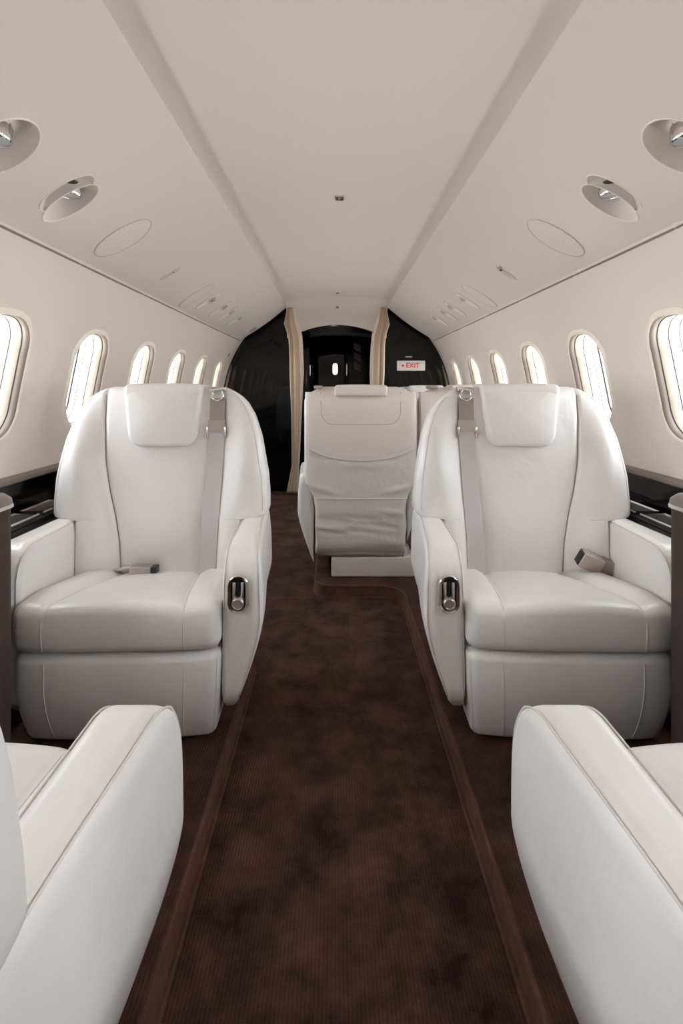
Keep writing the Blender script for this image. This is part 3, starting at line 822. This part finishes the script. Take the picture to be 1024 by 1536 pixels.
# ------------------------------------------------------------------ overhead fittings
def well(side, outline, lampc, name, label, group):
    cy = sum(o[0] for o in outline) / len(outline); cs = sum(o[1] for o in outline) / len(outline)
    org = Vector(pan_pt(side, cy, cs))
    f = lambda x, y, z: (x - org.x, y - org.y, z - org.z)
    t = thing(name, label, 'light', tuple(org), 0, group)
    b = MB(f, flip=(side > 0))
    def rim(k, d): return [pan_pt(side, cy + (y - cy) * k, cs + (s - cs) * k, d) for y, s in outline]
    b.loft([rim(0.985, -0.0005), rim(0.995, -0.003), rim(1.02, -0.003), rim(1.03, 0.0005)], M['pale']); b.build('rim', t, 60)
    return t, f, cy, cs
def bowl(t, f, side, outline, cy, cs, lamp, r=0.036, depth=0.058, lamp_on=True):
    """reflector bowl from the rim up to the lamp, lamp cup and lens facing down"""
    ly, ls = lamp; n = len(outline)
    b = MB(f, flip=(side < 0)); rings = []
    c = Vector(pan_pt(side, ly, ls, depth))
    for q in frange(0, 1, 10):
        row = []
        for i, (y, s) in enumerate(outline):
            a = math.atan2((s - cs), (y - cy)); e = Vector(pan_pt(side, y, s, 0.0))
            g = c + Vector((side * r * math.sin(a), r * math.cos(a), 0))
            sd = math.sin(q * PI / 2); k = q
            p = e.lerp(g, k); lift = Vector((side * PN.x, 0, PN.y)) * (depth * 0.38 * math.sin(PI * q))
            row.append(tuple(p + lift))
        rings.append(row)
    b.loft(rings, M['well'], True, False, True); b.build('reflector', t, 60)
    if not lamp_on: return
    b = MB(f); circ = lambda rr, dz: [(c.x + rr * math.cos(2*PI*i/24), c.y + rr * math.sin(2*PI*i/24), c.z + dz) for i in range(24)]
    b.loft([circ(r * .95, 0.012), circ(r, 0.0), circ(r, -0.034), circ(r * .9, -0.040), circ(r * .86, -0.034)], M['chrome'], True, True, False)
    for i in range(8):
        a = 2 * PI * i / 8
        b.tube([(c.x + r * 1.0 * math.cos(a), c.y + r * math.sin(a), c.z + 0.004), (c.x + r * 1.02 * math.cos(a), c.y + r * 1.02 * math.sin(a), c.z - 0.024)], 0.002, M['satin'])
    lo = b.build('lamp_cup', t, 50)
    b = MB(f); b.loft([circ(r * .88, -0.037), circ(r * .5, -0.040), circ(r * .05, -0.041)], M['lens'], True, False, True); b.build('lens', lo)
SN = {-1: 'left', 1: 'right'}
for side in (-1, 1):
    t, f, cy, cs = well(side, BIG, None, 'reading_light', 'large round recessed light near the top %s edge of the picture' % SN[side], 'round overhead lights')
    bowl(t, f, side, BIG, cy, cs, (1.285, 0.39), 0.043, 0.055)
    t, f, cy, cs = well(side, DBL, None, 'reading_light', 'heart shaped pair of recessed overhead lights on the %s panel' % SN[side], 'double overhead lights')
    e1 = ellipse(E1[2], E1[3], 40, E1[0], E1[1]); e2 = ellipse(E2[2], E2[3], 40, E2[0], E2[1])
    e2 = ellipse(E2[2], E2[3], 56, E2[0], E2[1])
    o1 = []; py, ps = 1.576, 0.400
    for i in range(56):
        a = 2 * PI * i / 56; dy, ds = math.cos(a), math.sin(a); r = 0
        while r < 0.2:
            y, s_ = py + dy * r, ps + ds * r
            if ((y - E1[0]) / E1[2]) ** 2 + ((s_ - E1[1]) / E1[3]) ** 2 > 1 or ((y - E2[0]) / E2[2]) ** 2 + ((s_ - E2[1]) / E2[3]) ** 2 < 1: break
            r += 0.0006
        o1.append((py + dy * r, ps + ds * r))
    bowl(t, f, side, e2, E2[0], E2[1], (1.648, 0.388), 0.034, 0.048)
    bowl(t, f, side, o1, py, ps, (1.572, 0.375), 0.014, 0.03, False)
    b = MB(f); b.tube([pan_pt(side, y, s_, 0.0) for y, s_ in e2], 0.0022, M['pale'], closed=True); b.build('divider', t)
    b = MB(f); c = Vector(pan_pt(side, 1.574, 0.366, 0.014))
    ring = lambda rr, dz: [(c.x + rr * math.cos(2*PI*i/20), c.y + rr * math.sin(2*PI*i/20), c.z + dz) for i in range(20)]
    b.loft([ring(0.022, 0.02), ring(0.023, 0.0), ring(0.022, -0.006)], M['chrome'], True, True, False)
    b.loft([ring(0.022, -0.006), ring(0.012, -0.004), ring(0.002, -0.004)], M['blackplastic'], True, False, True); b.build('air_nozzle', t, 50)

def plate(side, cy, cs, ay, as_, name, label, cat, mat, rim=True, group=None, tilt=0.0, thick=0.004):
    org = Vector(pan_pt(side, cy, cs)); f = lambda x, y, z: (x - org.x, y - org.y, z - org.z)
    t = thing(name, label, cat, tuple(org), 0, group)
    b = MB(f, flip=(side < 0))
    b.pad(ellipse(ay, as_, 44), lambda u, v, d: pan_pt(side, cy + u, cs + v, 0.001 - d), thick, thick * .6, mat); b.build('cover', t, 50)
    if rim:
        b = MB(f); b.tube([pan_pt(side, cy + u * 1.03, cs + v * 1.02, -0.001) for u, v in ellipse(ay, as_, 44)], 0.0026, M['plate'] if mat is not M['plate'] else M['pale'], closed=True); b.build('rim', t)
    return t, f
for side in (-1, 1):
    n = SN[side]
    plate(side, 2.06, 0.42, 0.086, 0.125, 'ceiling_speaker', 'oval ribbed speaker grille on the %s overhead panel' % n, 'speaker', M['speaker'])
    t, f = plate(side, 2.67, 0.43, 0.026, 0.064, 'overhead_sensor', 'small grey oval fitting alone on the %s overhead panel' % n, 'sensor', M['plate'], False)
    b = MB(f); c = Vector(pan_pt(side, 2.66, 0.41 if side < 0 else 0.395, -0.004))
    b.rbox(tuple(c - Vector((0.006, 0.006, 0.006))), tuple(c + Vector((0.006, 0.006, 0.006))), 0.003, M['chrome'] if side < 0 else M['blackplastic'], (1, 1, 1), 2)
    if side > 0:
        for k in range(3):
            p0 = Vector(pan_pt(side, 2.63 + 0.02 * k, 0.375, -0.002)); b.tube([tuple(p0), tuple(p0 + Vector((0.012, 0.0, -0.012)))], 0.003, M['chrome'])
    b.build('stud', t, 50)
    plate(side, 3.26, 0.455, 0.075, 0.128, 'access_cover', 'blank oval cover flush in the %s overhead panel' % n, 'cover', M['panel'])
    for k, (y, word) in enumerate(((3.50, 'nearest'), (3.86, 'second'), (4.12, 'third'), (4.47, 'farthest'))):
        t, f = plate(side, y, 0.44, 0.05 if k in (0, 3) else 0.04, 0.10, 'air_outlet', '%s in the row of four small oval air outlets on the %s panel' % (word, n), 'air outlet', M['pale'], True, 'oval air outlets on the %s panel' % n)
        b = MB(f, flip=(side < 0)); c = Vector(pan_pt(side, y, 0.405, -0.004))
        ring = lambda rr, d: [tuple(c + Vector((side * PD.x * rr * math.sin(a) - side * PN.x * d, rr * math.cos(a), PD.y * rr * math.sin(a) - PN.y * d))) for a in [2*PI*i/20 for i in range(20)]]
        b.loft([ring(0.026, 0), ring(0.026, 0.010), ring(0.020, 0.014), ring(0.014, 0.012), ring(0.012, 0.004)], M['satin'], True, False, False)
        b.loft([ring(0.012, 0.004), ring(0.002, 0.004)], M['blackplastic'], True, False, True); b.build('nozzle', t, 50)
# placard on the left panel near the bulkhead
org = Vector(pan_pt(-1, 5.30, 0.425)); f = lambda x, y, z: (x - org.x, y - org.y, z - org.z)
t = thing('placard', 'small pink placard at the far end of the left overhead panel', 'placard', tuple(org))
b = MB(f); b.pad(rrect(0.17, 0.105, 0.004, 3), lambda u, v, d: pan_pt(-1, 5.30 + u, 0.425 + v, -d), 0.004, 0.001, M['signwhite']); b.build('backing', t, 50)
b = MB(f); b.pad(rrect(0.145, 0.082, 0.003, 3), lambda u, v, d: pan_pt(-1, 5.30 + u, 0.425 + v, -0.004 - d), 0.0015, 0.0005, M['pink'])
b.build('face', t, 50)
# small latch on the left sidewall
b = MB(); 
b.pad(rrect(0.05, 0.09, 0.008, 3), lambda u, v, d: wall_pt(-1, 5.30 + u, 0.58 + v, -d), 0.006, 0.002, M['pale'])
b.pad(rrect(0.022, 0.04, 0.004, 3), lambda u, v, d: wall_pt(-1, 5.30 + u, 0.56 + v, -0.006 - d), 0.004, 0.001, M['blackplastic'])
tag(b.build('wall_latch', sharp=50), 'small latch on the left wall above the last window', 'latch')
# ceiling fixture and two far buttons
t = thing('ceiling_fixture', 'small square silver fixture in the middle of the ceiling', 'ceiling light', (0.005, 2.545, 2.062))
b = MB(); b.rbox((-0.020, -0.026, -0.008), (0.020, 0.026, 0.004), 0.003, M['satin'], (1, 1, 1), 2); b.build('bezel', t, 50)
b = MB(); b.rbox((-0.006, -0.016, -0.012), (0.006, 0.016, -0.007), 0.002, M['lens'], (1, 1, 1), 2); b.build('lens', t, 50)
for (y, z, lab) in ((5.12, 2.062, 'tiny dark button on the ceiling just before the cove'), (5.497, 1.974, 'tiny dark button on the cove above the doorway')):
    b = MB(); b.loft([[(0.016 * r * math.cos(a), 0.016 * r * math.sin(a), dz) for a in [2*PI*i/16 for i in range(16)]] for r, dz in ((1, 0.012), (1, -0.008), (0.8, -0.012), (0.1, -0.012))], M['taupe'], True, False, True)
    o = b.build('ceiling_button', sharp=50); o.location = (0.005, y, z); tag(o, lab, 'button')

# ------------------------------------------------------------------ curtains
def curtain(levels, label, seed, mats):
    """levels: (z, x_left, x_right, y): gathered cloth, pleated ring per height"""
    rnd = random.Random(seed); ph = [rnd.uniform(0, 6.28) for _ in range(4)]
    b = MB(); rings = []; N = 72
    zs = frange(levels[0][0], levels[-1][0], 70)
    for z in zs:
        xl = table([(l[0], l[1]) for l in levels], z); xr = table([(l[0], l[2]) for l in levels], z)
        c = (xl + xr) / 2; w = (xr - xl) / 2; ring = []
        for i in range(N):
            a = 2 * PI * i / N
            k = 1 + 0.16 * math.sin(5 * a + ph[0] + 0.7 * z) + 0.10 * math.sin(9 * a + ph[1] - 0.9 * z)
            ring.append((c + w * k * math.cos(a) * 0.93, 5.46 + min(w, .075) * 0.75 * k * math.sin(a), z))
        rings.append(ring)
    b.loft(rings, M['curtain'], True, True, True)
    pale = b.slot(M['curtain_edge'])
    for i in range(len(zs) - 1):
        for j in range(N):
            if abs(math.cos(2 * PI * (j + .5) / N)) > 0.80: b.mi[i * N + j] = pale
    return b
cl = [(0.0, -0.535, -0.395), (0.08, -0.52, -0.40), (0.28, -0.480, -0.400), (0.75, -0.480, -0.375), (1.25, -0.505, -0.355), (1.55, -0.51, -0.365), (1.66, -0.52, -0.375), (1.78, -0.56, -0.41), (1.86, -0.545, -0.43), (1.95, -0.525, -0.45)]
t = thing('curtain', 'tan gathered curtain hanging left of the doorway down to the floor', 'curtain', (0, 0, 0.012))
curtain(cl, '', 1, None).build('drape', t)
b = MB(); b.tube([(-0.50, 5.46, 1.94), (-0.485, 5.46, 1.965), (-0.47, 5.46, 1.985)], 0.006, M['satin']); b.build('hook', t)
cr = [(-z[0] if False else z[0], -z[2] - 0.0, -z[1]) for z in cl]
t = thing('curtain', 'tan gathered curtain hanging right of the doorway behind the aisle seat', 'curtain', (0, 0, 0.012))
curtain(cr, '', 5, None).build('drape', t)
b = MB(); b.tube([(0.50, 5.46, 1.94), (0.485, 5.46, 1.965), (0.47, 5.46, 1.985)], 0.006, M['satin']); b.build('hook', t)

# ------------------------------------------------------------------ exit sign
t = thing('exit_sign', 'white exit sign with red letters on the right black bulkhead', 'sign', (0.797, 5.58, 1.356))
b = MB(); b.rbox((-0.151, -0.030, -0.054), (0.151, 0.0, 0.054), 0.004, M['signwhite'], (1, 1, 1), 2); b.build('box', t, 40)
b = MB(); b.tube([(-0.128, -0.031, -0.036), (0.128, -0.031, -0.036), (0.128, -0.031, 0.036), (-0.128, -0.031, 0.036)], 0.0022, M['plate'], closed=True); b.build('face_border', t)
cu = bpy.data.curves.new('exit_text', 'FONT'); cu.body = 'EXIT'; cu.size = 0.068; cu.extrude = 0.0015; cu.offset = 0.0022
cu.align_x = 'CENTER'; cu.align_y = 'CENTER'; cu.space_character = 1.06
tmp = bpy.data.objects.new('exit_text', cu); C.objects.link(tmp)
bpy.context.view_layer.update()
me = bpy.data.meshes.new_from_object(tmp.evaluated_get(bpy.context.evaluated_depsgraph_get()))
bpy.data.objects.remove(tmp); bpy.data.curves.remove(cu)
me.materials.clear(); me.materials.append(M['red'])
o = bpy.data.objects.new('lettering', me); C.objects.link(o); o.parent = t; o.location = (0.018, -0.032, 0.0); o.rotation_euler = (PI / 2, 0, 0)
b = MB(); b.pad(ellipse(0.014, 0.014, 24), lambda u, v, d: (-0.088 + u, -0.030 - d, v), 0.003, 0.001, M['red']); b.build('dot', t, 40)
b = MB(); b.rbox((-0.035, -0.012, -0.006), (0.035, 0.0, 0.006), 0.003, M['satin'], (1, 1, 1), 2)
o = b.build('bulkhead_pull', sharp=40); o.location = (0.775, 5.58, 1.452); tag(o, 'small metal pull on the black bulkhead above the exit sign', 'pull')

# ------------------------------------------------------------------ light: daylight through the windows
w = bpy.data.worlds.new('daylight'); bpy.context.scene.world = w; w.use_nodes = True
bg = w.node_tree.nodes['Background']; nt = w.node_tree
tc = nt.nodes.new('ShaderNodeTexCoord'); sp = nt.nodes.new('ShaderNodeSeparateXYZ'); rp = nt.nodes.new('ShaderNodeValToRGB')
mr = nt.nodes.new('ShaderNodeMapRange'); mr.inputs[1].default_value = -1; mr.inputs[2].default_value = 1
nt.links.new(tc.outputs['Generated'], sp.inputs[0]); nt.links.new(sp.outputs['Z'], mr.inputs[0]); nt.links.new(mr.outputs[0], rp.inputs['Fac'])
rp.color_ramp.elements[0].position = 0.46; rp.color_ramp.elements[0].color = (1.0, 0.96, 0.91, 1)      # lower half added brighter than the sky to lift the ceiling
rp.color_ramp.elements[1].position = 0.54; rp.color_ramp.elements[1].color = (0.655, 0.65, 0.645, 1)     # overcast sky
nt.links.new(rp.outputs['Color'], bg.inputs['Color']); bg.inputs['Strength'].default_value = 31.0
for side, c in WIN:
    l = bpy.data.lights.new('window_daylight', 'AREA'); l.shape = 'RECTANGLE'; l.size = 0.25; l.size_y = 0.40
    l.cycles.is_portal = True
    o = bpy.data.objects.new('window_daylight', l); C.objects.link(o)
    p = Vector(wall_pt(side, c, WC, 0.145)); q = Vector((0, c, ZC)); o.location = p
    o.rotation_euler = (q - p).to_track_quat('-Z', 'Z').to_euler()

# ------------------------------------------------------------------ camera
cam = bpy.data.cameras.new('camera'); co = bpy.data.objects.new('camera', cam); C.objects.link(co)
co.location = (-0.015, 0, 1.13); co.rotation_euler = (PI / 2, 0, 0)
cam.lens = 36.0 * 775 / 1536; cam.sensor_width = 36
cam.shift_x = (512 - 503) / 1536; cam.shift_y = -(768 - 580) / 1536
cam.clip_start = 0.02
sc = bpy.context.scene; sc.camera = co
sc.view_settings.view_transform = 'Standard'; sc.view_settings.look = 'None'
sc.view_settings.gamma = 1.0; sc.view_settings.exposure = 0.0
sc.view_settings.use_curve_mapping = False
try:
    sc.cycles.max_bounces = 10; sc.cycles.diffuse_bounces = 7; sc.cycles.glossy_bounces = 4
    sc.cycles.transparent_max_bounces = 16; sc.cycles.caustics_reflective = False; sc.cycles.caustics_refractive = False
    sc.cycles.use_denoising = True
except Exception:
    pass
